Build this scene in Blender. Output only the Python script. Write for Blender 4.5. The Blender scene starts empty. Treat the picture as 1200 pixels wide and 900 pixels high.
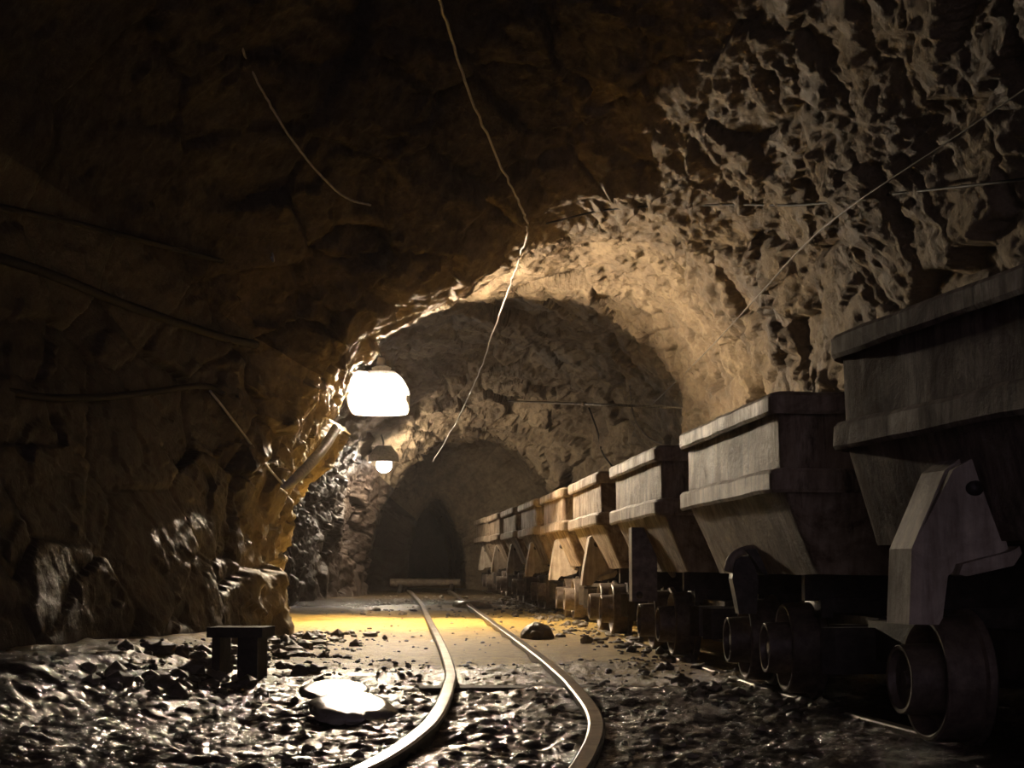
import bpy, bmesh, math, random
import numpy as np
from mathutils import Vector, Matrix
from mathutils.bvhtree import BVHTree

C = bpy.context.scene.collection
SC = bpy.context.scene
random.seed(7)
rng = np.random.default_rng(11)

# ------------------------------------------------------------------ camera, world, exposure
CAM_H, FPX, PITCH = 0.55, 2000.0, math.atan(215 / 2000.0)
K = 2000 / 933.0                                         # metres of drift per unit of the distances written below
cam_data = bpy.data.cameras.new('camera')
cam = bpy.data.objects.new('camera', cam_data)
C.objects.link(cam)
cam_data.sensor_width = 36.0
cam_data.lens = 36.0 * FPX / 1200.0
cam_data.clip_start = 0.02
cam.location = (0, 0, CAM_H)
cam.rotation_euler = (math.pi / 2 + PITCH, 0, 0)
SC.camera = cam

world = bpy.data.worlds.new('mine_air')
SC.world = world
world.use_nodes = True
bg = world.node_tree.nodes['Background']
bg.inputs[0].default_value = (0.74, 0.62, 0.82, 1)      # faint cool fill added to lift the darks, entering by the open end
bg.inputs[1].default_value = 0.9

SC.view_settings.view_transform = 'Standard'
SC.view_settings.look = 'None'
SC.view_settings.gamma = 1.0
SC.view_settings.use_curve_mapping = False
SC.view_settings.exposure = 0.0
SC.cycles.max_bounces = 6
SC.cycles.diffuse_bounces = 1
SC.cycles.glossy_bounces = 3
SC.cycles.volume_bounces = 0
SC.cycles.sample_clamp_indirect = 6.0
SC.cycles.use_denoising = True

LAMP1_W, LAMP2_W = 16000.0, 3000.0
WARM = (1.0, 0.80, 0.56)


def ray(px, py):
    """Direction of the line of sight through a pixel of the 1200 x 900 photograph."""
    cp, sp = math.cos(PITCH), math.sin(PITCH)
    return Vector((px - 600, FPX * cp - (450 - py) * sp, FPX * sp + (450 - py) * cp)).normalized()


EYE = Vector((0, 0, CAM_H))


def atY(px, py, Y):
    d = ray(px, py)
    return EYE + d * (Y / d.y)


def atZ(px, py, z):
    d = ray(px, py)
    return EYE + d * ((z - CAM_H) / d.z)


LAMP1 = atY(447, 447, 7.6 * K)
LAMP2 = atY(450, 545, 12.35 * K)

# ------------------------------------------------------------------ numeric noise
def _hash(ix, iy, iz, s):
    h = (ix * 374761393 + iy * 668265263 + iz * 2147483647 + s * 1442695041) & 0xFFFFFFFF
    h = ((h ^ (h >> 13)) * 1274126177) & 0xFFFFFFFF
    h = ((h ^ (h >> 16)) * 2246822519) & 0xFFFFFFFF
    return (h ^ (h >> 15)) & 0xFFFFFFFF


def vnoise(p, s=0):
    """gradient noise, about -1..1"""
    i = np.floor(p).astype(np.int64)
    f = p - i
    u = f * f * f * (f * (f * 6 - 15) + 10)
    out = np.zeros(len(p))
    for dx in (0, 1):
        for dy in (0, 1):
            for dz in (0, 1):
                h = _hash(i[:, 0] + dx, i[:, 1] + dy, i[:, 2] + dz, s)
                gx = ((h & 1023) / 511.5) - 1
                gy = (((h >> 10) & 1023) / 511.5) - 1
                gz = (((h >> 20) & 1023) / 511.5) - 1
                g = gx * (f[:, 0] - dx) + gy * (f[:, 1] - dy) + gz * (f[:, 2] - dz)
                w = (u[:, 0] if dx else 1 - u[:, 0]) * (u[:, 1] if dy else 1 - u[:, 1]) * (u[:, 2] if dz else 1 - u[:, 2])
                out += w * g
    return out * 1.3


def fbm(p, octs=4, s=0, gain=0.5):
    a, t = 1.0, np.zeros(len(p))
    for o in range(octs):
        t += a * vnoise(p * (2.03 ** o) + o * 17.3, s + o)
        a *= gain
    return t


def ridged(p, octs=4, s=0, gain=0.5):
    a, t = 1.0, np.zeros(len(p))
    for o in range(octs):
        t += a * (1 - 2 * np.abs(vnoise(p * (2.1 ** o) + o * 9.1, s + o)))
        a *= gain
    return t


def facets(p, s=0):
    """Broken-rock facets: every cell of a jittered lattice is a plane of its own tilt and height; returns (offset, edge distance)."""
    i0 = np.floor(p).astype(np.int64)
    best = np.full(len(p), 9e9)
    second = np.full(len(p), 9e9)
    off = np.zeros(len(p))
    for dx in (-1, 0, 1):
        for dy in (-1, 0, 1):
            for dz in (-1, 0, 1):
                ix, iy, iz = i0[:, 0] + dx, i0[:, 1] + dy, i0[:, 2] + dz
                h = _hash(ix, iy, iz, s)
                c = np.stack([ix + (h & 1023) / 1023.0, iy + ((h >> 10) & 1023) / 1023.0, iz + ((h >> 20) & 1023) / 1023.0], 1)
                h2 = _hash(ix, iy, iz, s + 77)
                n = np.stack([((h2 & 1023) / 511.5) - 1, (((h2 >> 10) & 1023) / 511.5) - 1, (((h2 >> 20) & 1023) / 511.5) - 1], 1)
                d = p - c
                d2 = (d * d).sum(1)
                o = (d * n).sum(1) * 0.9 + n[:, 0] * 0.25
                better = d2 < best
                second = np.where(better, best, np.minimum(second, d2))
                off = np.where(better, o, off)
                best = np.where(better, d2, best)
    return off, np.sqrt(second) - np.sqrt(best)


# ------------------------------------------------------------------ node materials
def mat(name):
    m = bpy.data.materials.new(name)
    m.use_nodes = True
    nt = m.node_tree
    return m, nt, nt.nodes, nt.links, nt.nodes['Principled BSDF']


def noise_node(N, L, scale, detail=6, rough=0.6, vec=None, dist=0.0):
    n = N.new('ShaderNodeTexNoise')
    n.inputs['Scale'].default_value = scale
    n.inputs['Detail'].default_value = detail
    n.inputs['Roughness'].default_value = rough
    n.inputs['Distortion'].default_value = dist
    if vec is not None:
        L.new(vec, n.inputs['Vector'])
    return n


def ramp(N, L, fac, stops):
    r = N.new('ShaderNodeValToRGB')
    while len(r.color_ramp.elements) < len(stops):
        r.color_ramp.elements.new(0.5)
    for e, (pos, col) in zip(r.color_ramp.elements, stops):
        e.position = pos
        e.color = (*col, 1) if len(col) == 3 else col
    L.new(fac, r.inputs[0])
    return r


def mixc(N, L, fac, a, b, mode='MIX'):
    m = N.new('ShaderNodeMix')
    m.data_type = 'RGBA'
    m.blend_type = mode
    if isinstance(fac, (int, float)):
        m.inputs[0].default_value = fac
    else:
        L.new(fac, m.inputs[0])
    for k, v in ((6, a), (7, b)):
        if isinstance(v, tuple):
            m.inputs[k].default_value = (*v, 1)
        else:
            L.new(v, m.inputs[k])
    return m.outputs[2]


def bump(N, L, height, strength, dist, prev=None):
    b = N.new('ShaderNodeBump')
    b.inputs['Strength'].default_value = strength
    b.inputs['Distance'].default_value = dist
    L.new(height, b.inputs['Height'])
    if prev is not None:
        L.new(prev, b.inputs['Normal'])
    return b.outputs[0]


def rock_material(name, dark, mid, pale, rough, spec, bump_k, lit_band=None, shade_reach=None):
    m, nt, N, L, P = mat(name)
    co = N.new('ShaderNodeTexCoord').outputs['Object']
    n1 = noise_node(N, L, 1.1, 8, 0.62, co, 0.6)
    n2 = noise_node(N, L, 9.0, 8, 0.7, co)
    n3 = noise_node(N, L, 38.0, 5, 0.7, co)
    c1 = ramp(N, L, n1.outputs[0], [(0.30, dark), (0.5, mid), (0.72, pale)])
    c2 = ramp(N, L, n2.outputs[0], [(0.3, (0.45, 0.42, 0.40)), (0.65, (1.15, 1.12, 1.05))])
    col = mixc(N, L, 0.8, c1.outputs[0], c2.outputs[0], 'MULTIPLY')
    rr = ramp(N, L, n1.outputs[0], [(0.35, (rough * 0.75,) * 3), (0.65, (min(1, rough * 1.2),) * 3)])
    ro = rr.outputs[0]
    if lit_band:                                        # lamplit stretch of wall painted paler and ochre between two distances
        sp = N.new('ShaderNodeSeparateXYZ'); L.new(co, sp.inputs[0])
        n5 = noise_node(N, L, 0.8, 6, 0.7, co)
        ad = N.new('ShaderNodeMath'); ad.operation = 'MULTIPLY_ADD'
        L.new(n5.outputs[0], ad.inputs[0]); ad.inputs[1].default_value = 3.0; L.new(sp.outputs['Y'], ad.inputs[2])
        mr = N.new('ShaderNodeMapRange'); mr.inputs[1].default_value = 0; mr.inputs[2].default_value = 40
        L.new(ad.outputs[0], mr.inputs[0])
        a, b = lit_band
        vm = ramp(N, L, mr.outputs[0], [((a + 1.2) / 40, (0, 0, 0)), ((a + 1.8) / 40, (1, 1, 1)), ((b + 1.2) / 40, (1, 1, 1)), ((b + 2.2) / 40, (0, 0, 0))])
        oc = ramp(N, L, n2.outputs[0], [(0.3, (0.22, 0.155, 0.075)), (0.65, (0.48, 0.37, 0.20))])
        col = mixc(N, L, vm.outputs[0], col, oc.outputs[0])
        ro = mixc(N, L, vm.outputs[0], ro, (0.6, 0.6, 0.6))
    if shade_reach:                                        # shade painted on near roof and right wall, ending towards carts and farther in
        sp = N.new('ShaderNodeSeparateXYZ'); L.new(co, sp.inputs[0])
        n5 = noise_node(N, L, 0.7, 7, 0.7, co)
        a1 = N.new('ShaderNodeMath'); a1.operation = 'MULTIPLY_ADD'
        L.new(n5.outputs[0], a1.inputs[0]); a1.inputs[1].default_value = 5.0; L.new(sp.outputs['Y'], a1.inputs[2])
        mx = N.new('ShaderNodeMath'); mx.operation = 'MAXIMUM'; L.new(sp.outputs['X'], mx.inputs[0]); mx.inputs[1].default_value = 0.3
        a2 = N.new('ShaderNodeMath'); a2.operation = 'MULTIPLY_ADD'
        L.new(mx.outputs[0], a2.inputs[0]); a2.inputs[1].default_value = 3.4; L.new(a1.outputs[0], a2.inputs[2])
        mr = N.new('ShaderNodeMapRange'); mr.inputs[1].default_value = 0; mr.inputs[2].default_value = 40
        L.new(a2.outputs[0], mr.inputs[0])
        vm = ramp(N, L, mr.outputs[0], [((shade_reach - 1.0) / 40, (1, 1, 1)), ((shade_reach + 1.0) / 40, (0, 0, 0))])
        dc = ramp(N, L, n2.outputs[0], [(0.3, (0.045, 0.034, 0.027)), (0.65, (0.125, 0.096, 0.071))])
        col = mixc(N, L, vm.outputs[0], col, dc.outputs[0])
    L.new(col, P.inputs['Base Color'])
    L.new(ro, P.inputs['Roughness'])
    P.inputs['Specular IOR Level'].default_value = spec
    b1 = bump(N, L, n2.outputs[0], bump_k, 0.05)
    L.new(bump(N, L, n3.outputs[0], bump_k * 0.8, 0.015, b1), P.inputs['Normal'])
    return m


M = {}
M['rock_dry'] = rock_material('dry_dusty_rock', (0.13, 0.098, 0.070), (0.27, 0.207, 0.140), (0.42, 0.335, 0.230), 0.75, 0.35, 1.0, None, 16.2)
M['rock_wet_shaded'] = rock_material('wet_shaded_rock', (0.034, 0.025, 0.021), (0.066, 0.048, 0.039), (0.10, 0.075, 0.058), 0.46, 0.42, 0.6, (12.6, 17.0))  # wet gloss; the dark tone puts the wall's shade into the colour
M['stone'] = rock_material('loose_stone', (0.10, 0.085, 0.07), (0.20, 0.165, 0.125), (0.34, 0.29, 0.22), 0.45, 0.5, 0.5)
M['pale_stone'] = rock_material('pale_wet_stone', (0.34, 0.31, 0.27), (0.46, 0.42, 0.36), (0.58, 0.53, 0.46), 0.28, 0.7, 0.2)


def floor_material():
    m, nt, N, L, P = mat('muddy_floor')
    co = N.new('ShaderNodeTexCoord').outputs['Object']
    sep = N.new('ShaderNodeSeparateXYZ')
    L.new(co, sep.inputs[0])
    n0 = noise_node(N, L, 0.9, 5, 0.6, co)
    n2 = noise_node(N, L, 12.0, 8, 0.7, co)
    n3 = noise_node(N, L, 45.0, 6, 0.7, co)
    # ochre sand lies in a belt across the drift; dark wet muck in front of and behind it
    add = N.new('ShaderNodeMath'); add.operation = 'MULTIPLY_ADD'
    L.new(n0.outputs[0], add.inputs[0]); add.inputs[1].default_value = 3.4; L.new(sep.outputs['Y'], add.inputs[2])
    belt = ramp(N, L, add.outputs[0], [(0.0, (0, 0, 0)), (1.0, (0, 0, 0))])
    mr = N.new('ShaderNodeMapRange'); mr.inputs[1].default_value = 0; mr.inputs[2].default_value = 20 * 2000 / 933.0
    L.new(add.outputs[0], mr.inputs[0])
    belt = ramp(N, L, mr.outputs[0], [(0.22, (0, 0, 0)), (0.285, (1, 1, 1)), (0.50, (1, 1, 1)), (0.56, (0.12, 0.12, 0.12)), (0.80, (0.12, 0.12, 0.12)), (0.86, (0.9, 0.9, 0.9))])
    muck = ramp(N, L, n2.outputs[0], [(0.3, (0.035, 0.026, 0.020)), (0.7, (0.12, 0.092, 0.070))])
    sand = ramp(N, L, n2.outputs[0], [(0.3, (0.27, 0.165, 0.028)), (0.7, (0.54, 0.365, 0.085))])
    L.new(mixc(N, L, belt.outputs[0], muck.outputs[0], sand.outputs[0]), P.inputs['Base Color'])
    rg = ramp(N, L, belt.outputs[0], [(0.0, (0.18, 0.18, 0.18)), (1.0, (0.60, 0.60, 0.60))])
    L.new(rg.outputs[0], P.inputs['Roughness'])
    P.inputs['Specular IOR Level'].default_value = 0.55
    b1 = bump(N, L, n2.outputs[0], 0.8, 0.04)
    L.new(bump(N, L, n3.outputs[0], 0.7, 0.012, b1), P.inputs['Normal'])
    return m


M['floor'] = floor_material()


def metal_material(name, dark, mid, pale, rough, metallic, streaks=True, bump_k=0.35, rust=0.0, spec=0.5):
    m, nt, N, L, P = mat(name)
    co = N.new('ShaderNodeTexCoord').outputs['Object']
    mp = N.new('ShaderNodeMapping')
    mp.inputs['Scale'].default_value = (1, 1, 0.16) if streaks else (1, 1, 1)
    L.new(co, mp.inputs[0])
    n1 = noise_node(N, L, 4.0, 10, 0.72, co, 0.5)
    n2 = noise_node(N, L, 22.0, 6, 0.65, mp.outputs[0])
    n3 = noise_node(N, L, 60.0, 5, 0.6, co)
    base = ramp(N, L, n1.outputs[0], [(0.32, dark), (0.52, mid), (0.72, pale)])
    st = ramp(N, L, n2.outputs[0], [(0.35, (0.45, 0.40, 0.36)), (0.62, (1.1, 1.08, 1.05))])
    col = mixc(N, L, 0.75, base.outputs[0], st.outputs[0], 'MULTIPLY')
    if rust:
        oi = N.new('ShaderNodeObjectInfo')
        va = N.new('ShaderNodeVectorMath'); va.operation = 'ADD'
        L.new(co, va.inputs[0]); L.new(oi.outputs['Location'], va.inputs[1])
        n4 = noise_node(N, L, 2.6, 9, 0.68, va.outputs[0], 0.8)
        rm = ramp(N, L, n4.outputs[0], [(0.50, (0, 0, 0)), (0.60, (rust, rust, rust))])
        col = mixc(N, L, rm.outputs[0], col, (0.085, 0.042, 0.020))
        n5 = noise_node(N, L, 9.0, 8, 0.7, mp.outputs[0], 0.3)
        dk = ramp(N, L, n5.outputs[0], [(0.56, (0, 0, 0)), (0.66, (0.75, 0.75, 0.75))])
        col = mixc(N, L, dk.outputs[0], col, (0.035, 0.024, 0.018))
    L.new(col, P.inputs['Base Color'])
    P.inputs['Specular IOR Level'].default_value = spec
    P.inputs['Metallic'].default_value = metallic
    rr = ramp(N, L, n1.outputs[0], [(0.35, (rough * 1.15,) * 3), (0.7, (rough * 0.8,) * 3)])
    L.new(rr.outputs[0], P.inputs['Roughness'])
    b1 = bump(N, L, n1.outputs[0], bump_k, 0.02)
    L.new(bump(N, L, n3.outputs[0], bump_k, 0.004, b1), P.inputs['Normal'])
    return m


M['hopper'] = metal_material('rusty_dusty_steel', (0.22, 0.165, 0.118), (0.44, 0.345, 0.25), (0.62, 0.51, 0.39), 0.58, 0.0, bump_k=0.9, rust=0.75, spec=0.22)
M['hopper_dark'] = metal_material('dark_pitted_steel', (0.14, 0.108, 0.092), (0.26, 0.205, 0.172), (0.40, 0.325, 0.275), 0.8, 0.0, bump_k=0.8, rust=0.5, spec=0.08)
M['band_dark'] = metal_material('dark_worn_band', (0.16, 0.125, 0.104), (0.30, 0.24, 0.20), (0.46, 0.38, 0.32), 0.75, 0.0, bump_k=0.7, rust=0.4, spec=0.1)
M['band'] = metal_material('worn_steel_band', (0.27, 0.205, 0.15), (0.50, 0.40, 0.30), (0.68, 0.57, 0.45), 0.55, 0.0, bump_k=0.7, rust=0.5, spec=0.25)
M['gusset'] = metal_material('pale_muddy_steel', (0.26, 0.215, 0.165), (0.44, 0.37, 0.29), (0.58, 0.50, 0.40), 0.6, 0.05)
M['chassis'] = metal_material('black_steel', (0.03, 0.026, 0.024), (0.065, 0.055, 0.048), (0.12, 0.10, 0.08), 0.5, 0.3, False)
M['wheel'] = metal_material('greasy_wheel_steel', (0.10, 0.077, 0.062), (0.20, 0.158, 0.128), (0.33, 0.27, 0.22), 0.45, 0.2, False, 0.2)
M['rail'] = metal_material('rail_steel', (0.09, 0.075, 0.06), (0.20, 0.17, 0.135), (0.36, 0.315, 0.26), 0.33, 0.6, False, 0.25)
M['wood'] = metal_material('old_timber', (0.07, 0.052, 0.036), (0.15, 0.112, 0.075), (0.26, 0.20, 0.135), 0.75, 0.0, False)
M['wood_dark'] = metal_material('tarred_timber', (0.02, 0.016, 0.012), (0.045, 0.035, 0.027), (0.09, 0.07, 0.055), 0.6, 0.0, False)


def plain(name, col, rough, metallic=0.0):
    m, nt, N, L, P = mat(name)
    co = N.new('ShaderNodeTexCoord').outputs['Object']
    n = noise_node(N, L, 30, 4, 0.6, co)
    r = ramp(N, L, n.outputs[0], [(0.3, tuple(c * 0.7 for c in col)), (0.7, tuple(min(1, c * 1.2) for c in col))])
    L.new(r.outputs[0], P.inputs['Base Color'])
    P.inputs['Roughness'].default_value = rough
    P.inputs['Metallic'].default_value = metallic
    return m


M['cable_pale'] = plain('grey_cable_sheath', (0.50, 0.46, 0.42), 0.35)
M['cable_mid'] = plain('dusty_cable', (0.20, 0.17, 0.135), 0.6)
M['cable_dark'] = plain('black_rubber', (0.03, 0.026, 0.024), 0.75)
M['hose'] = plain('white_hose', (0.72, 0.69, 0.63), 0.4)
M['enamel'] = plain('white_enamel', (0.82, 0.80, 0.76), 0.35)


def glow(name, col, k):
    m = bpy.data.materials.new(name)
    m.use_nodes = True
    N, L = m.node_tree.nodes, m.node_tree.links
    N.remove(N['Principled BSDF'])
    e = N.new('ShaderNodeEmission')
    e.inputs[0].default_value = (*col, 1)
    e.inputs[1].default_value = k
    L.new(e.outputs[0], N['Material Output'].inputs[0])
    return m


# ------------------------------------------------------------------ object helpers
def link_mesh(name, verts, faces, m, parent=None, smooth=True):
    me = bpy.data.meshes.new(name)
    me.from_pydata([tuple(v) for v in verts], [], faces)
    me.update()
    if m is not None:
        me.materials.append(m)
    if smooth:
        me.polygons.foreach_set('use_smooth', [True] * len(me.polygons))
    o = bpy.data.objects.new(name, me)
    C.objects.link(o)
    if parent is not None:
        o.parent = parent
    return o


def obj(name, bm, m, parent=None, smooth=False, bevel=0.0, seg=2):
    if bevel > 0:
        es = [e for e in bm.edges if len(e.link_faces) == 2 and e.calc_face_angle(0) > 0.5]
        bmesh.ops.bevel(bm, geom=es, offset=bevel, segments=seg, affect='EDGES', clamp_overlap=True)
    bmesh.ops.recalc_face_normals(bm, faces=bm.faces)
    me = bpy.data.meshes.new(name)
    bm.to_mesh(me)
    bm.free()
    if m is not None:
        me.materials.append(m)
    me.polygons.foreach_set('use_smooth', [smooth] * len(me.polygons))
    o = bpy.data.objects.new(name, me)
    C.objects.link(o)
    if parent is not None:
        o.parent = parent
    return o


def smooth_by_angle(o, ang=0.6):
    me = o.data
    me.polygons.foreach_set('use_smooth', [True] * len(me.polygons))
    bm = bmesh.new()
    bm.from_mesh(me)
    for e in bm.edges:
        e.smooth = not (len(e.link_faces) == 2 and e.calc_face_angle(0) > ang)
    bm.to_mesh(me)
    bm.free()


def tag(o, label, cat, group=None, kind=None):
    if label: o['label'] = label
    if cat: o['category'] = cat
    if group: o['group'] = group
    if kind: o['kind'] = kind
    return o


def thing(name, label, cat, loc=(0, 0, 0), rz=0.0, group=None):
    o = bpy.data.objects.new(name, None)
    o.empty_display_size = 0.1
    C.objects.link(o)
    o.location = loc
    o.rotation_euler = (0, 0, rz)
    return tag(o, label, cat, group)


def box(bm, x0, x1, y0, y1, z0, z1, mtx=None):
    vs = [bm.verts.new((x, y, z)) for x in (x0, x1) for y in (y0, y1) for z in (z0, z1)]
    if mtx is not None:
        for v in vs: v.co = mtx @ v.co
    for q in ((0, 1, 3, 2), (4, 6, 7, 5), (0, 4, 5, 1), (2, 3, 7, 6), (0, 2, 6, 4), (1, 5, 7, 3)):
        bm.faces.new([vs[i] for i in q])
    return vs


def prism(bm, pts, a, b, axis='y'):
    """Extrude a closed outline along an axis: pts are the other two coordinates."""
    def P(u, v, w):
        return (u, w, v) if axis == 'y' else ((w, u, v) if axis == 'x' else (u, v, w))
    A = [bm.verts.new(P(u, v, a)) for u, v in pts]
    B = [bm.verts.new(P(u, v, b)) for u, v in pts]
    n = len(pts)
    bm.faces.new(A); bm.faces.new(B[::-1])
    for i in range(n):
        bm.faces.new([A[i], B[i], B[(i + 1) % n], A[(i + 1) % n]])


def lathe_x(bm, prof, seg=40, cy=0, cz=0, closed=False):
    """Revolve (x, r) points about an axis along x."""
    rings = []
    for x, r in prof:
        if r < 1e-5:
            rings.append([bm.verts.new((x, cy, cz))])
        else:
            rings.append([bm.verts.new((x, cy + r * math.cos(2 * math.pi * k / seg), cz + r * math.sin(2 * math.pi * k / seg))) for k in range(seg)])
    pairs = list(zip(rings[:-1], rings[1:]))
    if closed: pairs.append((rings[-1], rings[0]))
    for A, B in pairs:
        if len(A) == 1 and len(B) == 1: continue
        for k in range(seg):
            k2 = (k + 1) % seg
            if len(A) == 1: bm.faces.new([A[0], B[k], B[k2]])
            elif len(B) == 1: bm.faces.new([A[k], B[0], A[k2]])
            else: bm.faces.new([A[k], B[k], B[k2], A[k2]])


def catmull(pts, n=12):
    pts = [Vector(p) for p in pts]
    P = [pts[0] * 2 - pts[1]] + pts + [pts[-1] * 2 - pts[-2]]
    out = []
    for i in range(1, len(P) - 2):
        a, b, c, d = P[i - 1:i + 3]
        for k in range(n):
            t = k / n
            out.append(0.5 * ((2 * b) + (c - a) * t + (2 * a - 5 * b + 4 * c - d) * t * t + (3 * b - a - 3 * c + d) * t ** 3))
    out.append(pts[-1])
    return out


def tube(bm, path, rad, seg=10, cap=True):
    """Round bar along a path; rad is a number or a function of 0..1."""
    n = len(path)
    prev, up = None, None
    for i, p in enumerate(path):
        d = (path[min(i + 1, n - 1)] - path[max(i - 1, 0)]).normalized()
        if up is None:
            up = Vector((0, 0, 1)) if abs(d.z) < 0.9 else Vector((1, 0, 0))
        side = d.cross(up).normalized()
        up = side.cross(d).normalized()
        r = rad(i / (n - 1)) if callable(rad) else rad
        ring = [bm.verts.new(p + (side * math.cos(2 * math.pi * k / seg) + up * math.sin(2 * math.pi * k / seg)) * r) for k in range(seg)]
        if prev:
            for k in range(seg):
                bm.faces.new([prev[k], ring[k], ring[(k + 1) % seg], prev[(k + 1) % seg]])
        elif cap:
            bm.faces.new(ring[::-1])
        prev = ring
    if cap: bm.faces.new(prev)


def bar(bm, a, b, r, seg=10):
    tube(bm, [Vector(a), Vector(b)], r, seg)


# ------------------------------------------------------------------ the drift: floor level and rock walls
def floor_rise(y):
    return np.clip(np.asarray(y, float) / K - 5.0, 0, None) * 0.014


# cross-sections: distance, then points from the left foot over the crown to the right foot
ST = [
    (-6.0, [(-2.9, -.5), (-3.0, .6), (-3.1, 1.4), (-3.0, 2.3), (-2.5, 3.4), (-1.2, 4.5), (0.2, 4.9), (1.5, 4.6), (2.5, 3.8), (3.1, 2.5), (3.1, 1.0), (3.0, -.5)]),
    (0.5, [(-2.7, -.5), (-2.8, .6), (-2.9, 1.4), (-2.8, 2.3), (-2.4, 3.4), (-1.2, 4.6), (0.2, 5.4), (1.7, 5.0), (2.9, 4.0), (3.4, 2.4), (3.4, 1.0), (3.3, -.5)]),
    (3.0, [(-2.6, -.5), (-2.9, .6), (-3.0, 1.4), (-3.1, 2.3), (-2.5, 3.5), (-1.1, 4.8), (0.2, 5.2), (1.4, 4.7), (2.4, 3.7), (2.85, 2.4), (2.9, 1.0), (2.9, -.5)]),
    (4.6, [(-2.15, -.5), (-2.3, .6), (-2.5, 1.4), (-2.65, 2.2), (-2.15, 3.3), (-1.0, 4.4), (0.2, 4.75), (1.2, 4.3), (2.0, 3.5), (2.45, 2.3), (2.5, 1.0), (2.5, -.5)]),
    (5.6, [(-1.85, -.5), (-1.92, .6), (-2.06, 1.35), (-2.08, 2.0), (-1.75, 2.7), (-0.8, 3.4), (0.2, 3.95), (1.1, 3.8), (1.8, 3.3), (2.25, 2.3), (2.35, 1.0), (2.35, -.5)]),
    (6.2, [(-1.73, -.5), (-1.71, .7), (-1.75, 1.36), (-1.69, 1.9), (-1.40, 2.33), (-0.68, 2.78), (0.2, 3.33), (1.05, 3.55), (1.75, 3.15), (2.2, 2.25), (2.3, 1.0), (2.3, -.5)]),
    (6.6, [(-1.9, -.5), (-1.90, .7), (-1.74, 1.4), (-1.60, 1.95), (-1.33, 2.38), (-0.66, 2.80), (0.2, 3.36), (1.0, 3.5), (1.7, 3.1), (2.15, 2.2), (2.2, 1.0), (2.2, -.5)]),
    (7.1, [(-2.2, -.5), (-2.15, .7), (-1.78, 1.45), (-1.57, 1.95), (-1.36, 2.46), (-0.68, 2.90), (0.2, 3.40), (1.0, 3.48), (1.65, 3.08), (2.1, 2.2), (2.15, 1.0), (2.15, -.5)]),
    (7.7, [(-2.45, -.5), (-2.5, .7), (-2.4, 1.4), (-2.2, 2.1), (-1.75, 2.75), (-0.8, 3.2), (0.2, 3.45), (0.95, 3.45), (1.6, 3.05), (2.0, 2.15), (2.05, 1.0), (2.05, -.5)]),
    (8.5, [(-2.6, -.5), (-2.65, .7), (-2.6, 1.4), (-2.4, 2.1), (-1.85, 2.8), (-1.0, 3.25), (0.0, 3.42), (0.8, 3.4), (1.5, 3.0), (1.9, 2.15), (1.95, 1.0), (1.95, -.5)]),
    (9.3, [(-2.8, -.5), (-2.85, .7), (-2.85, 1.4), (-2.7, 2.2), (-2.1, 3.1), (-1.2, 3.7), (-0.2, 4.0), (0.7, 3.95), (1.6, 3.4), (2.2, 2.3), (2.2, 1.0), (2.2, -.5)]),
    (11.2, [(-2.8, -.5), (-2.9, .7), (-2.9, 1.4), (-2.8, 2.1), (-2.3, 2.9), (-1.5, 3.5), (-0.5, 3.75), (0.4, 3.65), (1.3, 3.2), (1.9, 2.3), (2.0, 1.0), (2.0, -.5)]),
    (12.5, [(-2.65, -.5), (-2.6, .6), (-2.55, 1.2), (-2.4, 1.8), (-1.9, 2.5), (-1.1, 3.0), (-0.3, 3.15), (0.4, 3.1), (1.0, 2.7), (1.38, 2.0), (1.45, 1.0), (1.4, -.5)]),
    (13.1, [(-2.5, -.5), (-2.4, .6), (-2.35, 1.1), (-2.2, 1.6), (-1.8, 2.15), (-1.2, 2.55), (-0.4, 2.72), (0.1, 2.55), (0.5, 2.15), (0.85, 1.6), (1.05, .9), (1.05, -.5)]),
    (14.3, [(-2.7, -.5), (-2.7, .6), (-2.6, 1.1), (-2.5, 1.6), (-2.1, 2.2), (-1.5, 2.6), (-0.6, 2.7), (0.0, 2.5), (0.4, 2.1), (0.7, 1.6), (0.8, .9), (0.8, -.5)]),
    (15.0, [(-2.0, -.4), (-1.97, .5), (-1.92, .8), (-1.84, 1.15), (-1.7, 1.5), (-1.52, 1.72), (-1.3, 1.72), (-1.13, 1.5), (-1.0, 1.15), (-0.92, .85), (-0.88, .6), (-0.84, -.4)]),
    (16.5, [(-2.4, -.4), (-2.4, .5), (-2.4, .8), (-2.3, 1.3), (-2.1, 1.8), (-1.8, 2.1), (-1.5, 2.1), (-1.2, 1.8), (-1.0, 1.4), (-0.9, .9), (-0.85, .6), (-0.8, -.4)]),
    (23.0, [(-3.4, -.4), (-3.4, .5), (-3.4, .8), (-3.3, 1.3), (-3.1, 1.8), (-2.8, 2.1), (-2.5, 2.1), (-2.2, 1.8), (-2.0, 1.4), (-1.9, .9), (-1.85, .6), (-1.8, -.4)]),
]


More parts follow.
